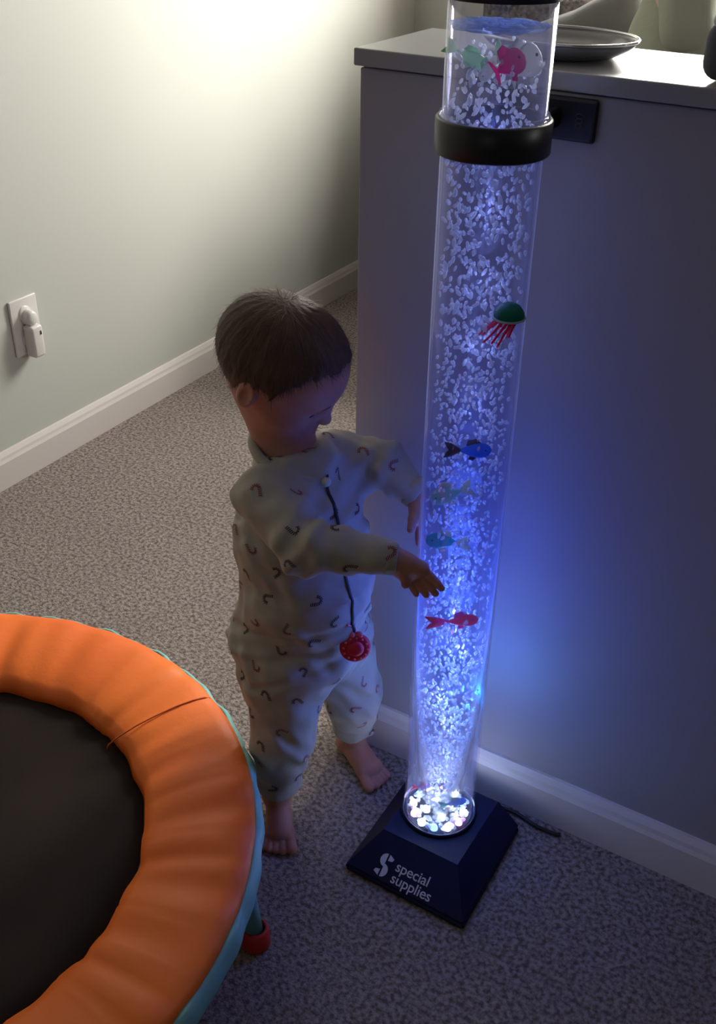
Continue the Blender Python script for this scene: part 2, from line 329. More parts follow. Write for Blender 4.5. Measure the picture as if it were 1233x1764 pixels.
# divider half wall with slightly rounded edges, and its ledge
bm = bmesh.new(); box(bm, (WX0, WY, 0), (XR, WY + WT, WZ), .002, 2); struct(obj('wall_divider', bm, M['wallhalf'], smooth=False))
bm = bmesh.new(); box(bm, (-.617, WY - .006, .963), (XR, 1.19, .9805), .0018, 2); struct(obj('trim_1', bm, M['cap'], smooth=False))
def baseboard(name, a, b, nrm, parent=None):
    prof = [(0, 0), (.013, 0), (.013, .058), (.010, .064), (.0085, .070), (.004, .078), (0, .079)]
    bm = bmesh.new(); A, B, n = Vector(a), Vector(b), Vector(nrm)
    ra = [bm.verts.new(A + n * p + Vector((0, 0, z))) for p, z in prof]; rb = [bm.verts.new(B + n * p + Vector((0, 0, z))) for p, z in prof]
    for i in range(len(prof) - 1): bm.faces.new((ra[i], ra[i + 1], rb[i + 1], rb[i]))
    bm.faces.new(ra[::-1]); bm.faces.new(rb); bm.faces.new((ra[-1], ra[0], rb[0], rb[-1]))
    return struct(obj(name, bm, M['trim'], parent, False))
baseboard('baseboard_left', (XL, YF, 0), (XL, YB, 0), (1, 0, 0))
baseboard('baseboard_back', (XL, YB, 0), (XR, YB, 0), (0, -1, 0))
baseboard('baseboard_divider', (WX0 - .0005, WY, 0), (XR, WY, 0), (0, -1, 0))

# ------------------------------------------------------------------ outlet and plug-in adapter on the left wall
oc = empty('outlet_cover', (XL, 1.371, .3215), 'white outlet cover plate on the pale sage wall above the baseboard', 'outlet cover')
bm = bmesh.new(); box(bm, (XL, 1.335, .262), (XL + .006, 1.407, .381), .0025, 3); obj('plate', bm, M['plastic'], oc)
bm = bmesh.new(); lathe(bm, [(0, .0085), (.014, .0085), (.0165, .006), (.0165, .004)], n=28)
bm.transform(Matrix.Translation((XL, 1.371, .348)) @ Matrix.Rotation(PI / 2, 4, 'Y')); obj('socket', bm, M['plastic'], oc)
bm = bmesh.new(); lathe(bm, [(0, .0085), (.014, .0085), (.0165, .006), (.0165, .004)], n=28)
bm.transform(Matrix.Translation((XL, 1.371, .295)) @ Matrix.Rotation(PI / 2, 4, 'Y')); obj('socket', bm, M['plastic'], oc)
ad = empty('plug_in_adapter', (XL + .008, 1.373, .30), 'white rounded adapter plugged into the outlet on the left wall', 'adapter')
bm = bmesh.new(); box(bm, (XL + .0058, 1.358, .258), (XL + .034, 1.388, .326), .006, 4); obj('body', bm, M['plastic'], ad)
bm = bmesh.new(); lathe(bm, [(0, .022), (.009, .022), (.0125, .019), (.0135, .012), (.0135, .0)], n=28, sx=1.25)
bm.transform(Matrix.Translation((XL + .0062, 1.373, .340)) @ Matrix.Rotation(PI / 2, 4, 'Y')); obj('plug_head', bm, M['plastic'], ad)
bm = bmesh.new(); box(bm, (XL + .0338, 1.379, .306), (XL + .0352, 1.382, .314)); obj('indicator', bm, M['emblem'], ad)

# ------------------------------------------------------------------ bubble tube lamp
TX, TY, TR = -.404, .910, .0475
Z0, ZT, ZW = .040, 1.058, 1.030
lamp = empty('bubble_tube_lamp', (TX, TY, 0), 'tall clear bubble tube lamp full of lit bubbles on a square navy base', 'lamp')
# base: flat skirt, sloped faces, raised collar
bm = bmesh.new()
def quad(pts, z): return [bm.verts.new((x, y, z)) for x, y in pts]
q0 = [(-.480, .789), (-.303, .787), (-.307, .971), (-.484, .995)]
q2 = [(-.452, .838), (-.338, .838), (-.338, .966), (-.452, .966)]
R0 = quad(q0, .001); R1 = quad(q0, .011); R2 = quad(q2, .046); R3 = quad([(x * .97 + TX * .03, y * .97 + TY * .03) for x, y in q2], .048)
for a, b in ((R0, R1), (R1, R2), (R2, R3)):
    for i in range(4): bm.faces.new((a[i], a[(i + 1) % 4], b[(i + 1) % 4], b[i]))
bm.faces.new(R0[::-1]); bm.faces.new(R3)
bmesh.ops.bevel(bm, geom=[e for e in bm.edges if all(v in R1 + R0 for v in e.verts)], offset=.003, segments=2, affect='EDGES')
base = obj('base', bm, M['base'], lamp, False)
bm = bmesh.new(); lathe(bm, [(TR + .0006, .0482), (TR + .0006, .053), (TR + .003, .053), (TR + .0045, .0482)], (TX, TY, 0), 64, closed=True); obj('collar', bm, M['base'], lamp)
# lettering and emblem lie on the sloped front face
a0, a1 = Vector((-.480, .789, .011)), Vector((-.303, .787, .011)); t1 = Vector((-.452, .838, .046))
ex = (a1 - a0).normalized(); ey = (t1 - a0); ey = (ey - ex * ey.dot(ex)).normalized(); ez = ex.cross(ey)
def face_mat(u, v, off=.0006):
    m = Matrix.Identity(4); p = a0 + ex * u + ey * v + ez * off
    for i in range(3): m[i][0] = ex[i]; m[i][1] = ey[i]; m[i][2] = ez[i]; m[i][3] = p[i]
    return m
def text_obj(name, body, size, mtx, m, parent, shear=0):
    cu = bpy.data.curves.new(name, 'FONT'); cu.body = body; cu.size = size; cu.extrude = .0002; cu.offset = size * .006; cu.space_character = .98
    to = bpy.data.objects.new('tmp', cu); COL.objects.link(to); bpy.context.view_layer.update()
    me = bpy.data.meshes.new_from_object(to.evaluated_get(bpy.context.evaluated_depsgraph_get())); bpy.data.objects.remove(to)
    me.transform(mtx); me.materials.clear(); return link(name, me, m, parent, False)
text_obj('lettering', 'special', .0190, face_mat(.066, .0225), M['logo'], base)
text_obj('lettering', 'supplies', .0190, face_mat(.066, .0068), M['logo'], base)
bm = bmesh.new()
def arcpoly(pts, z=.0004):
    vs = [bm.verts.new((x, y, z)) for x, y in pts]; vt = [bm.verts.new((x, y, 0)) for x, y in pts]; bm.faces.new(vs)
    for i in range(len(vs)): bm.faces.new((vs[i], vt[i], vt[(i + 1) % len(vs)], vs[(i + 1) % len(vs)]))
def arc(cx, cy, r, a, b, n=14): return [(cx + r * math.cos(math.radians(a + (b - a) * i / n)), cy + r * math.sin(math.radians(a + (b - a) * i / n))) for i in range(n + 1)]
arcpoly(arc(.0005, .0072, .0095, 92, 268))           # upper left half of the S
arcpoly(arc(-.0005, -.0072, .0095, -88, 88))                 # lower right half
arcpoly([(.003, .0165), (.0115, .0125), (.0095, .0085), (.003, .0075)])                       # upper right wedge
arcpoly([(-.003, -.0165), (-.0115, -.0125), (-.0095, -.0085), (-.003, -.0075)])               # lower left wedge
bm.transform(face_mat(.0500, .0225) @ Matrix.Diagonal((.90, .92, 1, 1))); obj('emblem', bm, M['logo'], base, False)
# acrylic tube, water body, surface, cap
bm = bmesh.new(); lathe(bm, [(TR, Z0), (TR, ZT), (TR - .0025, ZT), (TR - .0025, Z0)], (TX, TY, 0), 96, closed=True); obj('acrylic_tube', bm, M['acrylic'], lamp)
bm = bmesh.new(); lathe(bm, [(TR - .0032, Z0 + .004), (TR - .0032, ZW - .001)], (TX, TY, 0), 72); water = obj('water', bm, M['water'], lamp)
bm = bmesh.new()
rings = []; n = 56
for ir in range(12):
    rr = (TR - .0034) * ir / 11
    rings.append([bm.verts.new((TX + rr * math.cos(2 * PI * i / n), TY + rr * math.sin(2 * PI * i / n), ZW + .0022 * math.sin(9 * ir * .5 + 3 * math.cos(4 * PI * i / n)) * (ir > 0))) for i in range(n)] if ir else [bm.verts.new((TX, TY, ZW))])
for a, b in zip(rings, rings[1:]):
    for i in range(n):
        j = (i + 1) % n
        bm.faces.new((a[0], b[i], b[j]) if len(a) == 1 else (a[i], b[i], b[j], a[j]))
obj('water_surface', bm, M['surf'], water)
bm = bmesh.new(); lathe(bm, [(0, ZT + .026), (TR, ZT + .026), (TR + .004, ZT + .022), (TR + .004, ZT - .006), (TR + .0005, ZT - .006), (TR + .0005, ZT + .002), (0, ZT + .002)], (TX, TY, 0), 64)
obj('top_cap', bm, M['blackcap'], lamp)
# bubbles
def bubbles():
    ico = bmesh.new(); bmesh.ops.create_icosphere(ico, subdivisions=1, radius=1); bv = np.array([v.co[:] for v in ico.verts]); bf = np.array([[v.index for v in f.verts] for f in ico.faces]); ico.free()
    V = []; F = []; c = 0; N = 3300
    for i in range(N):
        u = rng.random(); z = .053 + (ZW - .068) * u ** 1.2
        pr = (.018 + .012 * min(1, (z - .06) / .05) + .014 * min(1, max(0, (z - .11) / .2))) if z < .31 else .044
        r = min(pr * math.sqrt(rng.random()) * (1 + .12 * rng.normal()), TR - .0075); th = 2 * PI * rng.random()
        s = .0012 + .0009 * rng.random() + (.0005 if z > .7 else 0) * rng.random()
        el = 1.2 + 1.3 * rng.random(); ax = Vector((rng.normal() * .6, rng.normal() * .6, 1)).normalized()
        rot = np.array(Vector((0, 0, 1)).rotation_difference(ax).to_matrix())
        v = (bv * np.array([s, s, s * el])) @ rot.T + np.array([TX + r * math.cos(th), TY + r * math.sin(th), z])
        V.append(v); F.append(bf + c); c += len(bv)
    V = np.concatenate(V); F = np.concatenate(F); me = bpy.data.meshes.new('bubbles'); me.from_pydata(V.tolist(), [], F.tolist()); me.update()
    o = link('bubbles', me, M['bubble'], lamp); o['kind'] = 'stuff'
bubbles()
# tank floor: LEDs, and white bits added to imitate their glare
bm = bmesh.new(); lathe(bm, [(0, Z0 + .008), (TR - .0036, Z0 + .008), (TR - .0036, Z0 + .004), (0, Z0 + .004)], (TX, TY, 0), 48); obj('led_plate', bm, M['pebble'], lamp)
bm = bmesh.new()
for k in range(150):
    a, r = 2 * PI * rng.random(), (TR - .0075) * math.sqrt(rng.random()); q = .0022 + .0014 * rng.random()
    ell(bm, (TX + r * math.cos(a), TY + r * math.sin(a), Z0 + .0095 + .003 * rng.random() + .004 * (r / TR) ** 4), (q * 1.3, q, q * .8), Matrix.Rotation(rng.random() * 3, 3, 'Z'), seg=8)
gv = obj('glare_bits', bm, M['pebble'], lamp); gv['kind'] = 'stuff'
for k in range(12):
    a = 2 * PI * k / 12 + .3; r = .0350
    bm = bmesh.new(); ell(bm, (TX + r * math.cos(a), TY + r * math.sin(a), Z0 + .0095), (.0052, .0052, .0065), seg=14)
    obj('led', bm, [M['ledw'], M['ledb'], M['ledw'], M['ledp']][k % 4] if k % 6 else M['ledw'], lamp)
for k in range(4):
    a = 2 * PI * k / 4 + .7; r = .017
    bm = bmesh.new(); ell(bm, (TX + r * math.cos(a), TY + r * math.sin(a), Z0 + .0095), (.0050, .0050, .0065), seg=14); obj('led', bm, M['ledw'], lamp)
# power cord leaving the back corner of the base
bm = bmesh.new(); tube(bm, spline([(-.36, .969, .012), (-.352, .988, .008), (-.325, .996, .006), (-.29, .990, .005), (-.262, .992, .004), (-.255, .995, .004)]), .0028, 10); obj('power_cord', bm, M['cord'], lamp)

# holder: ring round the tube, arm and plate screwed to the divider wall
hold = empty('tube_holder', (-.37, WY, .94), 'black ring bracket holding the bubble tube to the grey half wall', 'bracket')
bm = bmesh.new(); lathe(bm, [(TR + .0007, .924), (TR + .0007, .955), (TR + .0045, .955), (TR + .0060, .9535), (TR + .0060, .9255), (TR + .0045, .924)], (TX, TY, 0), 72, closed=True); obj('ring', bm, M['black'], hold)
bm = bmesh.new(); box(bm, (-.412, TY + TR + .004, .930), (-.380, WY - .004, .949), .003, 2); obj('arm', bm, M['black'], hold, False)
bm = bmesh.new(); box(bm, (-.447, WY - .007, .9175), (-.3435, WY, .9585), .0035, 3); pl = obj('mounting_plate', bm, M['black'], hold, False)
bm = bmesh.new()
for dz in (-.005, .0, .005): tube(bm, [(-.3605 + .0035 * math.cos(t), WY - .0074, .938 + dz * .9 + .0022 * math.sin(t)) for t in [2 * PI * i / 14 for i in range(15)]], .0004, 5)
obj('emblem', bm, M['emblem'], pl)
bm = bmesh.new(); lathe(bm, [(TR + .0004, .9552), (TR + .0022, .9552), (TR + .0030, .957), (TR + .0022, .9588), (TR + .0004, .9588)], (TX, TY, 0), 72, closed=True); obj('joint_lip', bm, M['acrylic'], lamp)

# ------------------------------------------------------------------ toys floating in the tube
CR = Vector((Rm[0][0], Rm[1][0], 0)).normalized()      # a horizontal direction across the tube as the toys lie
def toyframe(loc, yaw, tilt=0, roll=0):
    return Matrix.Translation(loc) @ Matrix.Rotation(yaw, 4, 'Z') @ Matrix.Rotation(tilt, 4, 'Y') @ Matrix.Rotation(roll, 4, 'X')
def finshape(bm, pts, th=.0012):
    a = [bm.verts.new((x, -th / 2, z)) for x, z in pts]; b = [bm.verts.new((x, th / 2, z)) for x, z in pts]; bm.faces.new(a[::-1]); bm.faces.new(b)
    for i in range(len(pts)): bm.faces.new((a[i], a[(i + 1) % len(pts)], b[(i + 1) % len(pts)], b[i]))
TOFF = Vector((-.008, .003, 0))
def fish(loc, yaw, tilt, L, H, mbody, mtail, label, belly=1.0, tail=1.0, roll=0):
    mt = toyframe(Vector(loc) + TOFF, yaw, tilt, roll)
    bm = bmesh.new(); n = 18; prof = []
    for i in range(n + 1):
        u = i / n; prof.append((L * (.5 - u), H * .5 * (math.sin(PI * min(1, u ** .75)) ** .7 * (1 - .25 * u) + .03)))
    rings = [[bm.verts.new((x, .42 * r * math.cos(2 * PI * k / 16), r * math.sin(2 * PI * k / 16) * (belly if math.sin(2 * PI * k / 16) < 0 else 1))) for k in range(16)] for x, r in prof]
    for a, b in zip(rings, rings[1:]):
        for k in range(16): bm.faces.new((a[k], b[k], b[(k + 1) % 16], a[(k + 1) % 16]))
    bm.faces.new(rings[0][::-1]); bm.faces.new(rings[-1])
    me_t = bm; me_t.transform(Matrix()); bmesh.ops.recalc_face_normals(bm, faces=bm.faces)
    me = bpy.data.meshes.new('toy_fish'); bm.to_mesh(me); bm.free(); o = link('toy_fish', me, mbody); o.matrix_world = mt
    tag(o, label, 'toy fish')
    def child(name, b, m):
        me = bpy.data.meshes.new(name); bmesh.ops.recalc_face_normals(b, faces=b.faces); b.to_mesh(me); b.free(); c = link(name, me, m); c.parent = o; return c
    b = bmesh.new(); t = L * .32 * tail; x0 = -L * .46
    finshape(b, [(x0, .08 * H), (x0 - t * .55, .42 * H), (x0 - t, .50 * H), (x0 - t * .8, .12 * H), (x0 - t * .7, 0), (x0 - t * .85, -.14 * H), (x0 - t, -.48 * H), (x0 - t * .5, -.38 * H), (x0, -.08 * H)]); child('tail_fin', b, mtail)
    b = bmesh.new(); finshape(b, [(L * .18, H * .42), (0, H * .72), (-L * .25, H * .62), (-L * .3, H * .28)]); child('dorsal_fin', b, mtail)
    b = bmesh.new(); finshape(b, [(L * .08, -H * .38), (-L * .06, -H * .66), (-L * .2, -H * .55), (-L * .15, -H * .3)]); child('belly_fin', b, mtail)
    b = bmesh.new()
    for s in (-1, 1): ell(b, (L * .30, s * H * .16, H * .08), (H * .05, H * .03, H * .05), seg=10)
    child('eye', b, M['feye']); return o
A = math.atan2(Rm[1][0], Rm[0][0])         # yaw of the picture's horizontal
fish((-.375, .880, .629), A, 0, .034, .019, M['fblue'], M['fnavy'], 'bright blue toy fish with dark tail halfway up the bubble tube', tail=1.6)
fish((-.408, .886, .560), A + PI, .35, .036, .023, M['fmint'], M['fcream'], 'pale mint toy fish just below the blue one in the tube', tail=1.3)
fish((-.409, .884, .500), A + PI, -.1, .036, .022, M['fteal'], M['fcream'], 'teal toy fish with cream tail at the height of the child hand', tail=1.6)
fish((-.374, .884, .401), A, -.10, .036, .018, M['fred'], M['fpink'], 'pink red toy fish low in the tube, under the child hand', tail=2.4)
fish((-.378, .893, 1.003), A, -.55, .026, .024, M['fmag'], M['fmag'], 'magenta toy fish near the water surface at the tube top', tail=.6)
fish((-.372, .912, 1.002), A + .3, -.5, .030, .032, M['fwhite'], M['fwhite'], 'frosted white round toy fish behind the magenta one at the tube top', tail=.5)
fish((-.419, .900, 1.002), A + .2, .45, .034, .014, M['fmint'], M['fmint'], 'pale green slender toy fish at top left of the tube under the surface', tail=1.2)
fish((-.399, .894, .997), A + PI - .2, 1.1, .026, .012, M['fwhite'], M['fmint'], 'small whitish green toy fish hanging nose up below the surface', tail=1.5)
fish((-.416, .900, .087), A + .3, .2, .022, .010, M['fpur'], M['fpink'], 'small purple toy fish resting at bottom left of the tube', tail=1.4)
fish((-.366, .895, .090), A + .1, -.2, .028, .014, M['fblue'], M['fteal'], 'small blue toy fish resting at bottom right of the tube', tail=1.2)
jel = empty('toy_jellyfish', (-.365, .895, .776), 'toy jellyfish with green dome and pink tentacles in the upper tube', 'toy jellyfish')
bm = bmesh.new(); lathe(bm, [(0, .0145), (.006, .0138), (.011, .011), (.0145, .0055), (.0155, 0), (.0125, -.0005), (0, .001)], (-.365, .895, .776), 28); obj('dome', bm, M['jelg'], jel)
bm = bmesh.new(); tube(bm, [(-.365 + .0155 * math.cos(t), .895 + .0155 * math.sin(t), .7763) for t in [2 * PI * i / 24 for i in range(25)]], .0011, 6); obj('rim', bm, M['jelw'], jel)
for k in range(11):
    a = 2 * PI * k / 11; r = .009; p = Vector((-.365 + r * math.cos(a), .895 + r * math.sin(a), .776)); out = Vector((math.cos(a) * .25 - CR.x * .7, math.sin(a) * .25 - CR.y * .7, -1))
    L = .016 + .010 * random.random()
    if p.x + out.x * L > -.363: out = Vector((-.3, -.2, -1))
    bm = bmesh.new(); tube(bm, spline([p, p + out * L * .5 + Vector((.001 * random.uniform(-1, 1), .001, 0)), p + out * L]), [.0014] * 8 + [.0011] * 8 + [.0005], 6); obj('tentacle', bm, M['jelp'], jel)

# ------------------------------------------------------------------ trampoline
TC = (-.902, .436); tr = empty('toddler_trampoline', (TC[0], TC[1], 0), 'round toddler trampoline with orange pad, black mat and teal rim', 'trampoline')
bm = bmesh.new(); n = 360; prof = []
folds = [(math.radians(a), w, d) for a, w, d in ((84, .5, .003), (80.5, .6, .002), (57, .5, .002), (45, .5, .0025), (33, .5, .003), (14, .5, .0035), (4, .45, .0035), (-5, .4, .0045), (-18, .5, .003), (-33, .5, .003), (-46, .5, .003), (62, 2.2, .0035), (52, 2, .003), (38, 2.2, .004), (27, 1.6, .006), (21, 2.5, .004), (8, 2, .003), (1, 1.5, .007), (-12, 2.5, .004), (-27, 2, .004), (-38, 1.6, .005), (-52, 3, .004), (75, 1.6, .006), (88, 2, .003), (100, 2.5, .004), (115, 2, .005), (130, 2, .004), (150, 2, .005), (175, 2, .005), (200, 2, .005), (230, 2, .005), (260, 2, .005), (290, 2, .005), (-75, 2, .004))]
cross = [(.273, .134), (.277, .141), (.280, .1475), (.295, .154), (.32, .160), (.35, .1635), (.38, .165), (.405, .1635), (.422, .160), (.430, .155), (.4335, .149), (.4335, .143)]
rings = []
for i in range(n):
    a = 2 * PI * i / n; ring = []
    for j, (r, z) in enumerate(cross):
        u = j / (len(cross) - 1); dz = 0; ph = .10 * math.sin(5 * a) * u
        for fa, w, d in folds:
            x = math.degrees((a - fa + .06 * (u - .5) * math.sin(fa * 7) + PI) % (2 * PI) - PI) / w
            dz -= .6 * d * (1 - u ** 5) * math.exp(-x * x) * (.35 + .65 * (math.sin(PI * min(1, u * 1.2 + .1)) if int(w * 10) % 2 else 1 - u * .6))
            dz += d * .15 * (1 - u ** 4) * math.exp(-((abs(x) - 2) ** 2))
        dz += (1 - u ** 4) * .0012 * math.sin(23 * a + 4 * u) + .0008 * math.sin(41 * a - 6 * u)
        rr = r + (.0018 * math.sin(17 * a) + .001 * math.sin(29 * a + 1)) * (j < 3)
        rr += .009 * (1 - u); ring.append(bm.verts.new((TC[0] + .018 * (1 - u) + rr * math.cos(a), TC[1] + .004 * (1 - u) + rr * math.sin(a), z + dz)))
    rings.append(ring)
for i in range(n):
    a, b = rings[i], rings[(i + 1) % n]
    for j in range(len(cross) - 1): bm.faces.new((a[j], a[j + 1], b[j + 1], b[j]))
pad = obj('pad', bm, M['orange'], tr); sd = pad.modifiers.new('thick', 'SOLIDIFY'); sd.thickness = .004; sd.offset = -1
bm = bmesh.new()
for aa, bb in ((65.5, 66.2),):
    for s in (0,):
        pts = [(TC[0] + r * math.cos(math.radians(66) + .05 * (.43 - r)), TC[1] + r * math.sin(math.radians(66) + .05 * (.43 - r)), z + .0016) for r, z in cross[1:-1]]
        tube(bm, pts, .0011, 6)
obj('seam', bm, mat('orange_seam', (.55, .10, .015), .7), tr)
bm = bmesh.new(); n = 240; rings = []
cr2 = [(.4325, .151), (.4385, .1495), (.4425, .144), (.4445, .135), (.4445, .124), (.4425, .116), (.4395, .116), (.4415, .124), (.4415, .135), (.4385, .143)]
for i in range(n):
    a = 2 * PI * i / n; w = .0012 * math.sin(31 * a) + .001 * math.sin(53 * a)
    rings.append([bm.verts.new((TC[0] + (r + w) * math.cos(a), TC[1] + (r + w) * math.sin(a), z + w)) for r, z in cr2])
for i in range(n):
    a, b = rings[i], rings[(i + 1) % n]
    for j in range(len(cr2)): k = (j + 1) % len(cr2); bm.faces.new((a[j], a[k], b[k], b[j]))
obj('binding', bm, M['teal'], tr)
bm = bmesh.new(); lathe(bm, [(0, .128), (.15, .129), (.27, .1325), (.30, .133), (.30, .131), (0, .126)], (TC[0], TC[1], 0), 120); obj('jumping_mat', bm, M['jump'], tr)
bm = bmesh.new(); tube(bm, [(TC[0] + .420 * math.cos(2 * PI * i / 96), TC[1] + .420 * math.sin(2 * PI * i / 96), .133) for i in range(97)], .0115, 12, caps=False); obj('frame', bm, M['tealtube'], tr)
for k in range(6):
    a = math.radians(27.4 + 60 * k); c, s = math.cos(a), math.sin(a); bm = bmesh.new()
    tube(bm, [(TC[0] + .424 * c, TC[1] + .424 * s, .128), (TC[0] + .434 * c, TC[1] + .434 * s, .02)], .0115, 20); lg = obj('leg', bm, M['tealtube'], tr)
    bm = bmesh.new(); x, y = TC[0] + .4355 * c, TC[1] + .4355 * s
    lathe(bm, [(0, .001), (.0165, .001), (.0185, .004), (.0175, .018), (.0155, .030), (.0122, .032), (.0122, .02)], (x, y, 0), 28); obj('foot_cap', bm, M['redcap'], lg)

# ------------------------------------------------------------------ standing toddler
def frame(yaw, pitch, roll=0):
    f = Matrix.Rotation(yaw, 3, 'Z') @ Matrix.Rotation(pitch, 3, 'Y') @ Matrix.Rotation(roll, 3, 'X')   # x fwd, y left, z up; pitch>0 looks down
    return np.array(f)
HF = frame(math.radians(12), math.radians(29), math.radians(4)); HC = np.array([-.624, .880, .674]); HS = .86
def H(f, l, u): return HC + HF @ (np.array([f, l, u]) * HS)
HT = HF.T
body = SDF((-.76, .70, -.005), (-.34, 1.06, .785), .0017)
# cranium and face
body.ell(H(-.004, 0, .008), tuple(HS * v for v in (.087, .0725, .073)), HT, .01)
body.ell(H(.022, 0, .004), tuple(HS * v for v in (.063, .066, .066)), HT, .02)
body.ell(H(.024, 0, -.040), tuple(HS * v for v in (.052, .054, .046)), HT, .025)
body.ell(H(.052, 0, -.066), tuple(HS * v for v in (.020, .022, .018)), HT, .022)          # chin
for s in (-1, 1):
    body.ell(H(.042, s * .034, -.046), tuple(HS * v for v in (.027, .024, .024)), HT, .018)   # cheek
    body.ell(H(.081, s * .0265, -.0165), tuple(HS * v for v in (.012, .013, .0085)), HT, .012, 's')  # socket
    body.ell(H(.0665, s * .0265, -.0175), tuple(HS * v for v in (.0115, .0135, .0105)), HT, .004)   # closed lid
    body.ell(H(.0765, s * .0265, -.0225), tuple(HS * v for v in (.004, .0115, .0013)), HT, .003, 's')  # lid crease
    body.ell(H(-.008, s * .0715, -.026), tuple(HS * v for v in (.0145, .0065, .0195)), np.array(Matrix.Rotation(-s * .35, 3, 'Z') @ Matrix(HT.tolist())), .005)     # ear
    body.ell(H(-.006, s * .0775, -.023), tuple(HS * v for v in (.0085, .0045, .0125)), np.array(Matrix.Rotation(-s * .35, 3, 'Z') @ Matrix(HT.tolist())), .004, 's')
    body.ell(H(.0855, s * .0052, -.0415), tuple(HS * v for v in (.0058, .0050, .0045)), HT, .004)   # nostril wing
    body.ell(H(.0705, s * .026, -.003), tuple(HS * v for v in (.012, .017, .005)), HT, .010)   # brow ridge
body.cone(H(.077, 0, -.016), H(.0875, 0, -.037), .0044, .0058, .009)     # nose
body.ell(H(.0895, 0, -.0395), tuple(HS * v for v in (.0065, .0068, .0060)), HT, .004)
body.ell(H(.0760, 0, -.0535), tuple(HS * v for v in (.0085, .0135, .0045)), HT, .006)        # upper lip
body.ell(H(.0735, 0, -.0610), tuple(HS * v for v in (.0080, .0120, .0045)), HT, .006)        # lower lip
body.ell(H(.0845, 0, -.0573), tuple(HS * v for v in (.006, .0135, .0012)), HT, .002, 's')
# neck, trunk
body.cone(H(-.015, 0, -.045), (-.612, .880, .545), .034, .036, .02)
body.cone((-.604, .880, .515), (-.600, .880, .46), .045, .058, .02)
body.cone((-.600, .880, .46), (-.598, .878, .30), .058, .066, .02)
# arms
shN, elN, wrN = (-.610, .820, .530), (-.538, .792, .503), (-.452, .836, .494)
shF, elF, wrF = (-.596, .935, .530), (-.540, .958, .524), (-.480, .948, .508)
body.cone(shN, elN, .026, .021, .012); body.cone(elN, wrN, .021, .0135, .008)
body.cone(shF, elF, .026, .021, .012); body.cone(elF, wrF, .021, .0135, .008)
# legs
hpN, knN, anN = (-.604, .837, .262), (-.596, .818, .155), (-.609, .816, .045)
hpF, knF, anF = (-.590, .925, .262), (-.566, .948, .150), (-.578, .972, .045)
for hp, kn, an in ((hpN, knN, anN), (hpF, knF, anF)):
    body.cone(hp, kn, .044, .030, .015); body.cone(kn, an, .030, .018, .01)
def foot(an, heel, toe, side):
    a = Vector(heel); b = Vector(toe); d = (b - a).normalized(); w = Vector((-d.y, d.x, 0)) * side; L = (b - a).length
    body.cone(an, (a.x + d.x * .008, a.y + d.y * .008, .020), .018, .017, .01)
    body.cone((*(a + d * .012).xy, .017), (*(a + d * L * .55).xy, .0165), .0155, .0175, .01)
    body.cone((*(a + d * L * .45).xy, .024), (*(a + d * L * .72).xy, .0145), .015, .0125, .012)
    body.cone((*(a + d * L * .70 + w * .008).xy, .013), (*(a + d * L * .70 - w * .012).xy, .012), .0125, .0105, .008)
    for k, (o, r, e) in enumerate(((.013, .0078, 1.0), (.0035, .0058, .985), (-.004, .0053, .96), (-.0108, .0050, .93), (-.0170, .0047, .89))):
        p = a + d * L * .78 + w * o * 1.1; q = a + d * (L * e * 1.05 - r) + w * o * 1.28
        body.cone((*p.xy, .011), (*q.xy, r + .0010), r * .92, r, .0012)
foot(anN, (-.621, .838, 0), (-.567, .762, 0), 1)        # big toe on the inner (left) side
foot(anF, (-.600, .982, 0), (-.512, .938, 0), -1)
# near hand: palm resting on the tube, fingers slanting down round it
def hand(wr, palm, spread, fdir, nrm, thumb_dir, lens, curl, thumb_root):
    wr, palm, spread, fdir, nrm, thumb_dir = [Vector(v) for v in (wr, palm, spread, fdir, nrm, thumb_dir)]
    spread.normalize(); fdir.normalize(); nrm.normalize(); thumb_dir.normalize()
    body.cone(wr, wr.lerp(palm, .5), .0135, .0135, .008)
    for o in (-.010, 0, .010): body.cone(wr.lerp(palm, .35) + spread * o * .7, palm + spread * o * 1.15, .0100, .0088, .006)
    for k in range(4):
        o = (1.5 - k) * .0082; r = (.0053, .0055, .0053, .0047)[k]; p = palm + spread * o; L = lens[k]; d = (fdir + spread * (1.5 - k) * .09).normalized()
        for j, seg in enumerate((.45, .30, .25)):
            q = p + d * L * seg; body.cone(p, q, r * (1 - .07 * j), r * (.93 - .07 * j), .0022); p = q; d = (d - nrm * curl).normalized()
    p = wr.lerp(palm, thumb_root) + spread * .010; d = (thumb_dir).normalized()
    body.cone(wr.lerp(palm, .3), p + d * .004, .0095, .0080, .006)
    q = p + d * .016; body.cone(p, q, .0078, .0064, .004); d = (d + fdir * .45).normalized(); body.cone(q, q + d * .013, .0062, .0052, .003)
hand(wrN, (-.4300, .8500, .474), (.62, .12, .50), (.66, .16, -.80), (-.28, -.90, .0), (-.10, -.25, -1), (.031, .034, .031, .026), -.04, .45)
hand(wrF, (-.468, .940, .486), (.10, -.9, .1), (.18, -.10, -1), (-1, -.1, -.1), (.2, -1, -.35), (.028, .032, .030, .024), -.04, .5)
me, V, Q = body.mesh('person', 1)
loc = (V - HC) @ HF / HS            # head local coordinates per vertex
child = link('person', me, [M['skin'], M['lip']])
fc = loc[Q].mean(1); lipm = (fc[:, 0] > .070) & (np.abs(fc[:, 1]) < .0125) & (fc[:, 2] < -.0515 + .0 * fc[:, 1]) & (fc[:, 2] > -.0635)
me.polygons.foreach_set('material_index', lipm.astype(np.int32))
tag(child, 'toddler in a candy cane print sleeper standing with one hand on the bubble tube', 'person')
child_bvh = BVHTree.FromPolygons([tuple(v) for v in V], [tuple(q) for q in Q])
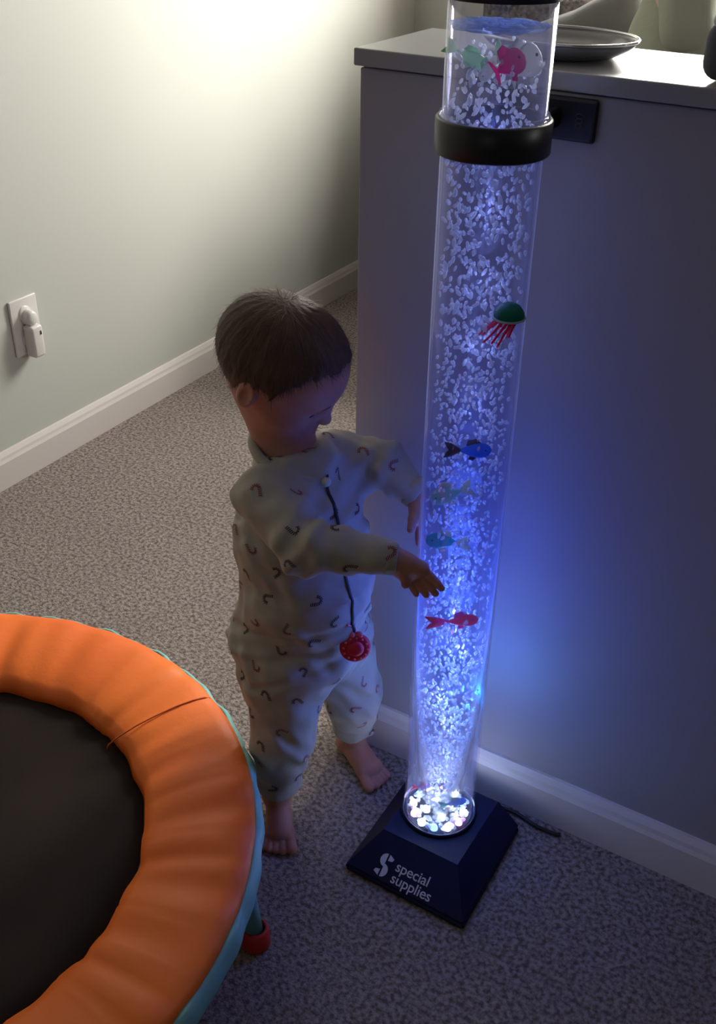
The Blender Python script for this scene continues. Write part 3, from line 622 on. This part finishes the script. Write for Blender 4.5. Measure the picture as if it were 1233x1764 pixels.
# lash lines and brows follow the face surface
def on_face(f, l, u):
    o = Vector(H(f + .05, l, u)); d = Vector(HF @ np.array([-1, 0, 0])); h = child_bvh.ray_cast(o, d); return h[0] if h[0] else Vector(H(f, l, u))
for s in (-1, 1):
    bm = bmesh.new(); tube(bm, [on_face(.08, s * (.0265 + .0125 * t), -.0235 + .0030 * t * t * .8 - (.0015 if t * 1 > .6 else 0)) for t in [i / 8 - 1 for i in range(17)]], [.0004 + .0014 * math.sin(PI * i / 16) for i in range(17)], 6); obj('eyelashes', bm, M['lash'], child)
    bm = bmesh.new(); tube(bm, [on_face(.08, s * (.028 + .014 * t), -.001 - .0035 * t * t) for t in [i / 8 - 1 for i in range(17)]], [.0002 + .0007 * math.sin(PI * i / 16) for i in range(17)], 6); obj('eyebrow', bm, M['brow'], child)
# hair
hs = SDF((-.76, .76, .56), (-.48, 1.0, .80), .0018)
hs.ell(H(-.0045, 0, .0085), (.0775, .0648, .0655), HT, .01); hs.ell(H(.022, 0, .004), (.0560, .0585, .0585), HT, .02)
def hairline(x, y, z):
    q = [(x - HC[0]) * HF[0][i] + (y - HC[1]) * HF[1][i] + (z - HC[2]) * HF[2][i] for i in range(3)]
    q = [v / HS for v in q]
    lim = np.interp(q[0], [-.10, -.055, -.03, -.015, .012, .022, .032, .05, .066, .08], [-.058, -.060, -.050, -.012, -.006, -.016, .010, .034, .044, .048])
    return (lim - q[2]) * .5 + .0012 * np.sin(q[1] * 420) + .0010 * np.sin(q[0] * 510)
hs.func(hairline, (-.76, .76, .56), (-.48, 1.0, .80), .006, 'i')
def hw(x, y, z):
    q = [(x - HC[0]) * HF[0][i] + (y - HC[1]) * HF[1][i] + (z - HC[2]) * HF[2][i] for i in range(3)]
    az = np.arctan2(q[1], q[0] + .03); return .0002 * np.sin(az * 38 + 50 * q[2]) + .0002 * np.sin(az * 71 - 90 * q[2]) + .0003 * np.sin(az * 17 + 30 * q[0])
hs.wave(hw, (-.76, .76, .56), (-.48, 1.0, .80))
hme, HV, HQ = hs.mesh('hair', 1)
# short strands combed from the crown
WH = np.array([-.035, -.01, .075])
sv = []; sf = []; hl = (HV - HC) @ HF / HS; hn = np.empty(len(HV) * 3, np.float32); hme.vertices.foreach_get('normal', hn); hn = hn.reshape(-1, 3)
out = np.where(np.einsum('ij,ij->i', hn, HV - HC) > .5 * np.linalg.norm(HV - HC, axis=1))[0]
for i in rng.choice(out, 5200):
    p = HV[i]; nrm = hn[i]; d = HF @ (hl[i] - WH); d = d + HF @ np.array([.0, 0, -.02]); d = d - nrm * (d @ nrm); d /= np.linalg.norm(d) + 1e-9
    d += rng.normal(size=3) * .16; sd_ = np.cross(d, nrm); sd_ /= np.linalg.norm(sd_) + 1e-9
    L = .009 + .008 * rng.random(); w = .00035; lift = .0002 + .0014 * rng.random() ** 3
    pts = []
    for t in (0, .5, 1):
        q = p + d * L * t - nrm * (L * t) ** 2 / .16 + nrm * lift * t
        ww = w * (1 - .8 * t); pts += [q - sd_ * ww, q + sd_ * ww]
    b = len(sv); sv += pts; sf += [(b, b + 1, b + 3, b + 2), (b + 2, b + 3, b + 5, b + 4)]
nb = len(HV); hm2 = bpy.data.meshes.new('hair'); hm2.from_pydata(HV.tolist() + [tuple(p) for p in sv], [], HQ.tolist() + [tuple(nb + k for k in f) for f in sf]); hm2.update()
link('hair', hm2, M['hair'], child)
# sleeper
pj = SDF((-.76, .70, .01), (-.40, 1.06, .62), .0021)
pj.cone((-.606, .880, .538), (-.600, .880, .46), .053, .073, .02)
pj.ell((-.592, .876, .375), (.083, .086, .080), None, .03); pj.ell((-.612, .880, .455), (.068, .078, .070), None, .03)
pj.ell((-.604, .880, .290), (.086, .092, .068), None, .03)
pj.ell((-.634, .878, .300), (.058, .076, .060), None, .03)      # nappy bulk behind
pj.cone(shN, elN, .037, .031, .018); pj.cone(elN, Vector(wrN).lerp(Vector(elN), -.02), .031, .0185, .012)
pj.cone(shF, elF, .037, .031, .018); pj.cone(elF, Vector(wrF).lerp(Vector(elF), .10), .031, .0195, .012)
for hp, kn, an in ((hpN, knN, anN), (hpF, knF, anF)):
    c = Vector(an).lerp(Vector(kn), .18); pj.cone(hp, kn, .058, .040, .02); pj.cone(kn, Vector(an).lerp(Vector(kn), .30), .040, .030, .012); pj.cone(Vector(an).lerp(Vector(kn), .34), c, .029, .021, .006)
def cuts(x, y, z): return 0
for an, kn in ((anN, knN), (anF, knF)):
    a = Vector(an).lerp(Vector(kn), .14); d = (Vector(an) - Vector(kn)).normalized()
    pj.func(lambda x, y, z: ((x - a.x) * d.x + (y - a.y) * d.y + (z - a.z) * d.z), a - Vector((.045, .045, .03)), a + Vector((.045, .045, .06)), .003, 'i')
for wr, el in ((wrN, elN), (wrF, elF)):
    a = Vector(wr).lerp(Vector(el), -.04); d = (Vector(wr) - Vector(el)).normalized()
    pj.func(lambda x, y, z: ((x - a.x) * d.x + (y - a.y) * d.y + (z - a.z) * d.z), a - Vector((.02, .03, .03)), a + Vector((.035, .03, .03)), .003, 'i')
# neckline: tilted plane and raised collar ring
def folds_fn(x, y, z):
    u = (x + .6) * .98 - (y - .88) * .17; w = (z - .27)
    s = .0016 * np.sin(95 * z + 14 * u + 3 * np.sin(40 * y)) * np.exp(-((z - .30) / .10) ** 2)
    s = s + .0034 * np.exp(-((z - .335 - .25 * (u + .02)) / .006) ** 2) * (np.abs(u) < .12) + .0030 * np.exp(-((z - .300 - .33 * (u + .01)) / .007) ** 2) + .0034 * np.exp(-((z - .262 - .55 * np.abs(u)) / .007) ** 2)
    s = s + .0013 * np.sin(70 * (z + .6 * x) + 2 * np.sin(35 * x)) * (z > .4) + .0018 * np.sin(150 * z + 20 * x) * np.exp(-((z - .085) / .035) ** 2)
    s = s + .0022 * np.sin(130 * (x + .4 * z)) * np.exp(-((x + .51) / .05) ** 2) * (z > .45)
    r2 = np.random.default_rng(5)
    for _ in range(9):
        k = r2.normal(size=3); k = k / np.linalg.norm(k) * r2.uniform(110, 260); s = s + .00055 * np.sin(k[0] * x + k[1] * y + k[2] * z + r2.uniform(0, 6) + 1.5 * np.sin(45 * (x + y) + 30 * z))
    s = s + .0022 * np.sin(230 * (x * .85 - z * .5 + y * .2)) * np.exp(-((x + .535) / .03) ** 2) * (z > .45)
    return s
pj.wave(folds_fn, (-.76, .70, .01), (-.40, 1.06, .60))
pj.func(lambda x, y, z: (z - .570) - .35 * (x + .61) * -1 * -1 * .6, (-.76, .70, .50), (-.40, 1.06, .60), .004, 'i')
pme, PV, PQ = pj.mesh('sleeper', 1)
bv = BVHTree.FromPolygons([tuple(v) for v in PV], [tuple(q) for q in PQ])
pn = np.empty(len(PV) * 3, np.float32); pme.vertices.foreach_get('normal', pn); pn = pn.reshape(-1, 3)
xv = []; xf = []; xm = []
placed = []
order = rng.permutation(len(PV))
for i in order:
    p = PV[i]
    if all((p[0] - q[0]) ** 2 + (p[1] - q[1]) ** 2 + (p[2] - q[2]) ** 2  > .040 ** 2 for q in placed):
        placed.append(p); nv = Vector(pn[i]); t = nv.cross(Vector((rng.normal(), rng.normal(), rng.normal()))).normalized()
        t = (Vector((0, 0, 1)) - nv * nv.z)
        if t.length < .2: t = nv.orthogonal()
        t.normalize(); ang = rng.uniform(0, 2 * PI); t = Matrix.Rotation(ang, 3, nv) @ t; b = nv.cross(t)
        r = .0046; path = [(-r * math.cos(k * PI / 7), .004 + r * math.sin(k * PI / 7)) for k in range(8)] + [(r, .004 - .0022 * k) for k in range(1, 5)]
        red = rng.random() < .35
        for k, (px, py) in enumerate(path):
            j = min(k + 1, len(path) - 1); q = path[j] if j > k else (path[k][0] * 2 - path[k - 1][0], path[k][1] * 2 - path[k - 1][1])
            dx, dy = q[0] - px, q[1] - py; L = math.hypot(dx, dy) or 1; dx /= L; dy /= L; w2, l2 = .0021, .00055
            # slanted dash across the cane
            cs = [(px - dy * w2 - dx * l2 + dx * .0006, py + dx * w2 - dy * l2 + dy * .0006), (px - dy * w2 + dx * l2 + dx * .0006, py + dx * w2 + dy * l2 + dy * .0006), (px + dy * w2 + dx * l2 - dx * .0006, py - dx * w2 + dy * l2 - dy * .0006), (px + dy * w2 - dx * l2 - dx * .0006, py - dx * w2 - dy * l2 - dy * .0006)]
            q4 = []
            for cx, cy in cs:
                w = Vector(p) + t * cx + b * cy; hit = bv.find_nearest(w); q4.append(tuple(hit[0] + hit[1] * .0005 if hit[1].dot(nv) > 0 else hit[0] - hit[1] * .0005))
            bi = len(xv); xv += q4; xf.append((bi, bi + 1, bi + 2, bi + 3)); xm.append(2 if red else 1)
nb = len(PV); pm2 = bpy.data.meshes.new('sleeper'); pm2.from_pydata(PV.tolist() + xv, [], PQ.tolist() + [tuple(nb + k for k in f) for f in xf]); pm2.update()
slp = link('sleeper', pm2, [M['pj'], M['canedark'], M['canered']], child)
pm2.polygons.foreach_set('material_index', np.array([0] * len(PQ) + xm, np.int32))
fwd = Vector((math.cos(-.16), math.sin(-.16), 0))
def on_pj(z, off=0, lift=.0008):
    d = Matrix.Rotation(off, 3, 'Z') @ fwd; o = Vector((-.60, .878, z)) + d * .3; h = bv.ray_cast(o, -d); return (h[0] + d * lift) if h[0] else Vector((-.60, .878, z)) + d * .05
zp = [on_pj(z, -.10, .001) for z in np.linspace(.552, .330, 48)]; zp = [p for p in zp if p.x < -.49]
bm = bmesh.new(); tube(bm, zp, .0018, 8, flat=(1.3, .7)); obj('zipper', bm, M['zipper'], slp)
# collar band
bm = bmesh.new(); cp = []
for i in range(41):
    a = 2 * PI * i / 40; cp.append(Vector((-.610 + .048 * math.cos(a), .880 + .048 * math.sin(a), .562 - .016 * math.cos(a))))
tube(bm, cp, .0062, 10, caps=False); obj('collar', bm, M['pj'], slp)
cf = cp[0]; bm = bmesh.new(); ell(bm, on_pj(.545, -.16, .002), (.006, .006, .006), seg=14); obj('zip_guard', bm, mat('white_tab', (.6, .6, .56), .7), slp)
for an, kn in ((anN, knN), (anF, knF)):
    a = Vector(an).lerp(Vector(kn), .18); d = (Vector(an) - Vector(kn)).normalized(); bm = bmesh.new()
    tube(bm, [a - d * .010, a - d * .004, a + d * .004, a + d * .007], [.0225, .0232, .0225, .0205], 26); obj('cuff', bm, M['pj'], slp)
for wr, el in ((wrN, elN), (wrF, elF)):
    a = Vector(wr).lerp(Vector(el), .0); d = (Vector(wr) - Vector(el)).normalized(); bm = bmesh.new()
    tube(bm, [a - d * .009, a - d * .003, a + d * .004, a + d * .006], [.0200, .0195, .0175, .0160], 22); obj('cuff', bm, M['pj'], slp)

# red round teether hanging in front of the sleeper
pc = Vector((-.507, .853, .329)); te = empty('teether_ring', pc, 'round red teether with pink bead rim hanging at the toddler hip', 'teether')
td = Vector((.55, -.80, .2)).normalized(); rq = Vector((0, 0, 1)).rotation_difference(td).to_matrix().to_4x4()
bm = bmesh.new(); lathe(bm, [(0, .004), (.011, .004), (.0165, .0032), (.0195, .001), (.0195, -.001), (.0165, -.003), (0, -.003)], n=40); bm.transform(Matrix.Translation(pc) @ rq); obj('disc', bm, M['toyred'], te)
bm = bmesh.new(); lathe(bm, [(0, .0085), (.006, .008), (.0095, .006), (.0105, .004)], n=32); bm.transform(Matrix.Translation(pc) @ rq); obj('hub', bm, M['toyred'], te)
for k in range(12):
    a = 2 * PI * k / 12; bm = bmesh.new(); ell(bm, (.0148 * math.cos(a), .0148 * math.sin(a), .0038), (.0015, .0015, .0012), seg=8); bm.transform(Matrix.Translation(pc) @ rq); obj('bead', bm, M['toydot'], te)
bm = bmesh.new(); e1 = rq.to_3x3() @ Vector((1, 0, 0)); tube(bm, spline([pc + Vector((0, 0, .018)), pc + Vector((-.004, .004, .026)), on_pj(.365, -.2, .001)]), .0014, 8)
for s in (-1, 1): ell(bm, pc + Vector((.0, 0, .0205)) + Vector((.85, .52, 0)) * .005 * s, (.005, .003, .004), seg=10)
obj('strap', bm, M['toydot'], te)

# ------------------------------------------------------------------ behind the divider: sofa, seated adult, things on the ledge
sf_ = empty('sofa', (.1, 2.6, 0), 'dark grey tweed sofa behind the half wall', 'sofa')
bm = bmesh.new(); box(bm, (-1.26, 2.26, .06), (1.4, 2.93, .44), .03, 3); obj('seat_base', bm, M['couch'], sf_)
bm = bmesh.new(); box(bm, (-1.29, 2.74, .06), (1.44, 2.96, .86), .05, 4); obj('backrest', bm, M['couch'], sf_)
for x in (-1.29, 1.26):
    bm = bmesh.new(); box(bm, (x, 2.24, .06), (x + .15, 2.9, .60), .04, 4); obj('armrest', bm, M['couch'], sf_)
for x in (-1.2, 1.3):
    for y in (2.32, 2.88):
        bm = bmesh.new(); lathe(bm, [(0, .001), (.018, .001), (.026, .065), (0, .065)], (x, y, 0), 16); obj('leg', bm, M['black'], sf_)
AX, AY = -.665, 2.48
ad_ = SDF((AX - .40, AY - .62, -.005), (AX + .40, AY + .35, 1.50), .009)
for s in (-1, 1):
    ad_.cone((AX + s * .09, AY - .02, .56), (AX + s * .11, AY - .34, .53), .085, .062, .03); ad_.cone((AX + s * .11, AY - .34, .53), (AX + s * .11, AY - .33, .09), .058, .038, .03)
    ad_.cone((AX + s * .11, AY - .33, .04), (AX + s * .12, AY - .50, .03), .036, .028, .02)
ad_.cone((AX, AY, .58), (AX + .02, AY, .80), .12, .115, .05); ad_.cone((AX + .02, AY, .80), (AX + .02, AY, 1.02), .12, .095, .05)
for s in (-1, 1):
    ad_.cone((AX + .03, AY + s * .16, 1.02), (AX + .05, AY + s * .20, .875), .047, .038, .02); ad_.cone((AX + .05, AY + s * .20, .875), (AX - .10, AY + s * .08, .99), .036, .025, .02)
    px, py = AX - .10, AY + s * .08
    ad_.cone((px, py, .99), (px - .05, py, 1.0), .026, .022, .01)
    for k in range(4): ad_.cone((px - .05, py + (k - 1.5) * .015, 1.0), (px - .09, py + (k - 1.5) * .017, .99), .010, .008, .004)
    ad_.cone((px - .02, py - s * .02, 1.005), (px - .05, py - s * .04, 1.02), .011, .009, .005)
ad_.cone((AX + .01, AY, 1.06), (AX - .01, AY, 1.20), .055, .05, .02); ad_.ell((AX - .03, AY, 1.30), (.095, .078, .115), None, .02); ad_.ell((AX - .13, AY, 1.285), (.018, .014, .02), None, .015)
for s in (-1, 1): ad_.ell((AX - .01, AY + s * .08, 1.29), (.018, .01, .03), None, .005)
ame, AV, AQ = ad_.mesh('person', 2); adult = link('person', ame, M['skin2']); tag(adult, 'person in sage top and grey trousers seated on the sofa behind the half wall', 'person')
ts = SDF((AX - .30, AY - .35, .50), (AX + .40, AY + .35, 1.18), .009)
ts.cone((AX, AY, .60), (AX + .02, AY, .80), .135, .13, .05); ts.cone((AX + .02, AY, .80), (AX + .02, AY, 1.03), .132, .105, .05)
for s in (-1, 1): ts.cone((AX + .03, AY + s * .15, 1.03), (AX + .048, AY + s * .195, .86), .062, .052, .03)
ts.wave(lambda x, y, z: .004 * np.sin(40 * z + 20 * x) + .003 * np.sin(60 * x + 25 * y), (AX - .30, AY - .35, .50), (AX + .40, AY + .35, 1.18))
tme, _, _ = ts.mesh('shirt', 2); link('shirt', tme, M['sage'], adult)
tp = SDF((AX - .30, AY - .52, .05), (AX + .30, AY + .25, .80), .009)
for s in (-1, 1):
    tp.cone((AX + s * .09, AY - .0, .56), (AX + s * .11, AY - .33, .53), .102, .080, .03); tp.cone((AX + s * .11, AY - .33, .53), (AX + s * .11, AY - .33, .14), .074, .054, .03)
tp.wave(lambda x, y, z: .004 * np.sin(50 * x + 20 * z), (AX - .30, AY - .52, .05), (AX + .30, AY + .25, .80))
tme, _, _ = tp.mesh('trousers', 2); link('trousers', tme, M['trousers'], adult)
bm = bmesh.new(); ell(bm, (AX + .0, AY, 1.335), (.115, .095, .11), seg=28); obj('hair', bm, M['hair2'], adult)

bm = bmesh.new(); n = 28; G = [[None] * (n + 1) for _ in range(n + 1)]; Bk = [[None] * (n + 1) for _ in range(n + 1)]
for i in range(n + 1):
    for j in range(n + 1):
        u, v = 2 * i / n - 1, 2 * j / n - 1; t = .05 * ((1 - u ** 4) * (1 - v ** 4)) ** .5 + .004 * math.sin(7 * u + 5 * v) * (1 - u * u) * (1 - v * v); pin = 1 - .06 * (1 - max(abs(u), abs(v)) ** 8) * 0 - .07 * (1 - min(abs(u), abs(v)))
        x, z = .175 * u * pin, .175 * v * pin; G[i][j] = bm.verts.new((x, -t, z)); Bk[i][j] = G[i][j] if i in (0, n) or j in (0, n) else bm.verts.new((x, t, z))
for i in range(n):
    for j in range(n):
        bm.faces.new((G[i][j], G[i + 1][j], G[i + 1][j + 1], G[i][j + 1])); bm.faces.new((Bk[i][j], Bk[i][j + 1], Bk[i + 1][j + 1], Bk[i + 1][j]))
bm.transform(Matrix.Translation((-.925, 2.675, .682)) @ Matrix.Rotation(-.45, 4, 'Y'))
tag(obj('throw_cushion', bm, M['trousers']), 'plain grey cushion on the tweed sofa beside the seated person', 'cushion')
dz = .9805
dish = empty('serving_dish', (-.425, 1.103, dz), 'shallow grey oval dish with a shiny rim on the half wall ledge', 'dish')
bm = bmesh.new(); lathe(bm, [(0, .001), (.058, .001), (.075, .009), (.0835, .0175), (.0805, .0175), (.072, .0105), (.055, .004), (0, .004)], (-.425, 1.103, dz), 64, sy=.78); obj('bowl', bm, M['dish'], dish)
bm = bmesh.new(); tube(bm, [(-.425 + .082 * math.cos(2 * PI * i / 64), 1.103 + .78 * .082 * math.sin(2 * PI * i / 64), dz + .018) for i in range(65)], .0017, 8, caps=False); obj('rim', bm, M['rim'], dish)
sp = empty('table_speaker', (-.19, 1.075, dz), 'dark grey round cornered speaker with lit top painted pale, standing on the ledge', 'speaker')
bm = bmesh.new(); box(bm, (-.262, 1.035, dz + .0005), (-.12, 1.125, dz + .052), .016, 5); obj('housing', bm, M['speaker'], sp)
bm = bmesh.new(); box(bm, (-.258, 1.039, dz + .0455), (-.124, 1.121, dz + .0585), .006, 4); obj('painted_lit_top', bm, M['speakerlit'], sp)  # lit top made as a paler slab, the light put into its colour

# ------------------------------------------------------------------ light
def area(name, loc, rot, sx, sy, power, col):
    l = bpy.data.lights.new(name, 'AREA'); l.shape = 'RECTANGLE'; l.size = sx; l.size_y = sy; l.energy = power; l.color = col
    o = bpy.data.objects.new(name, l); o.location = loc; o.rotation_euler = rot; COL.objects.link(o); return o
area('daylight_back_window', ((WIN[0] + WIN[1]) / 2, YB + .13, (WIN[2] + WIN[3]) / 2), (-PI / 2 + 0, 0, 0), WIN[1] - WIN[0], WIN[3] - WIN[2], 190, (1, .965, .90))
area('daylight_right_window', (XR + .14, (WIN3[0] + WIN3[1]) / 2, (WIN3[2] + WIN3[3]) / 2), (0, PI / 2, 0), WIN3[3] - WIN3[2], WIN3[1] - WIN3[0], 24, (1, .975, .93))
area('front_fill_light', ((WIN_FILL[0] + WIN_FILL[1]) / 2, YF - .16, (WIN_FILL[2] + WIN_FILL[3]) / 2), (PI / 2, 0, 0), WIN_FILL[1] - WIN_FILL[0], WIN_FILL[3] - WIN_FILL[2], .7, (.86, .88, 1))  # dim fill added from behind the camera, no known source there
def pt(loc, e, col, r=.012, name='tube_led_glow'):
    l = bpy.data.lights.new(name, 'POINT'); l.energy = e; l.color = col; l.shadow_soft_size = r
    o = bpy.data.objects.new(name, l); o.location = loc; COL.objects.link(o); return o
sl_ = bpy.data.lights.new('tube_base_led', 'SPOT'); sl_.energy = 22; sl_.color = (.6, .8, 1); sl_.spot_size = math.radians(34); sl_.spot_blend = 1; sl_.shadow_soft_size = .012
so_ = bpy.data.objects.new('tube_base_led', sl_); so_.location = (TX, TY, .053); so_.rotation_euler = (PI, 0, 0); COL.objects.link(so_)
for z, e in ((.062, .03), (.10, .03), (.15, .05), (.20, .07), (.26, .08), (.33, .06)): pt((TX + .012 * math.cos(40 * z), TY + .012 * math.sin(40 * z), z), e, (.5, .66, 1), .01)
for k in range(5): pt((TX + .027 * math.cos(2 * PI * k / 5), TY + .027 * math.sin(2 * PI * k / 5), .062), .034, [(.8, .95, 1), (.6, .8, 1), (1, .75, .95)][k % 3], .006)
for k in range(13):
    z = .10 + .07 * k
    e = .048 + .27 * math.exp(-((z - .36) / .12) ** 2)
    pt((TX, TY, z), e, (.08, .17, 1) if .15 < z < .6 else (.30, .38, 1), .02)
pt((TX + .024, TY + .022, .245), .20, (.02, .35, 1), .004, 'tube_led_beam')
w = bpy.data.worlds.new('outdoor_daylight'); S.world = w; w.use_nodes = True; w.node_tree.nodes['Background'].inputs[0].default_value = (.75, .8, .9, 1); w.node_tree.nodes['Background'].inputs[1].default_value = .6

S.view_settings.view_transform = 'Standard'; S.view_settings.look = 'None'; S.view_settings.exposure = 0; S.view_settings.gamma = 1; S.view_settings.use_curve_mapping = False
S.cycles.use_denoising = True; S.cycles.max_bounces = 10; S.cycles.transparent_max_bounces = 24; S.cycles.sample_clamp_indirect = 4
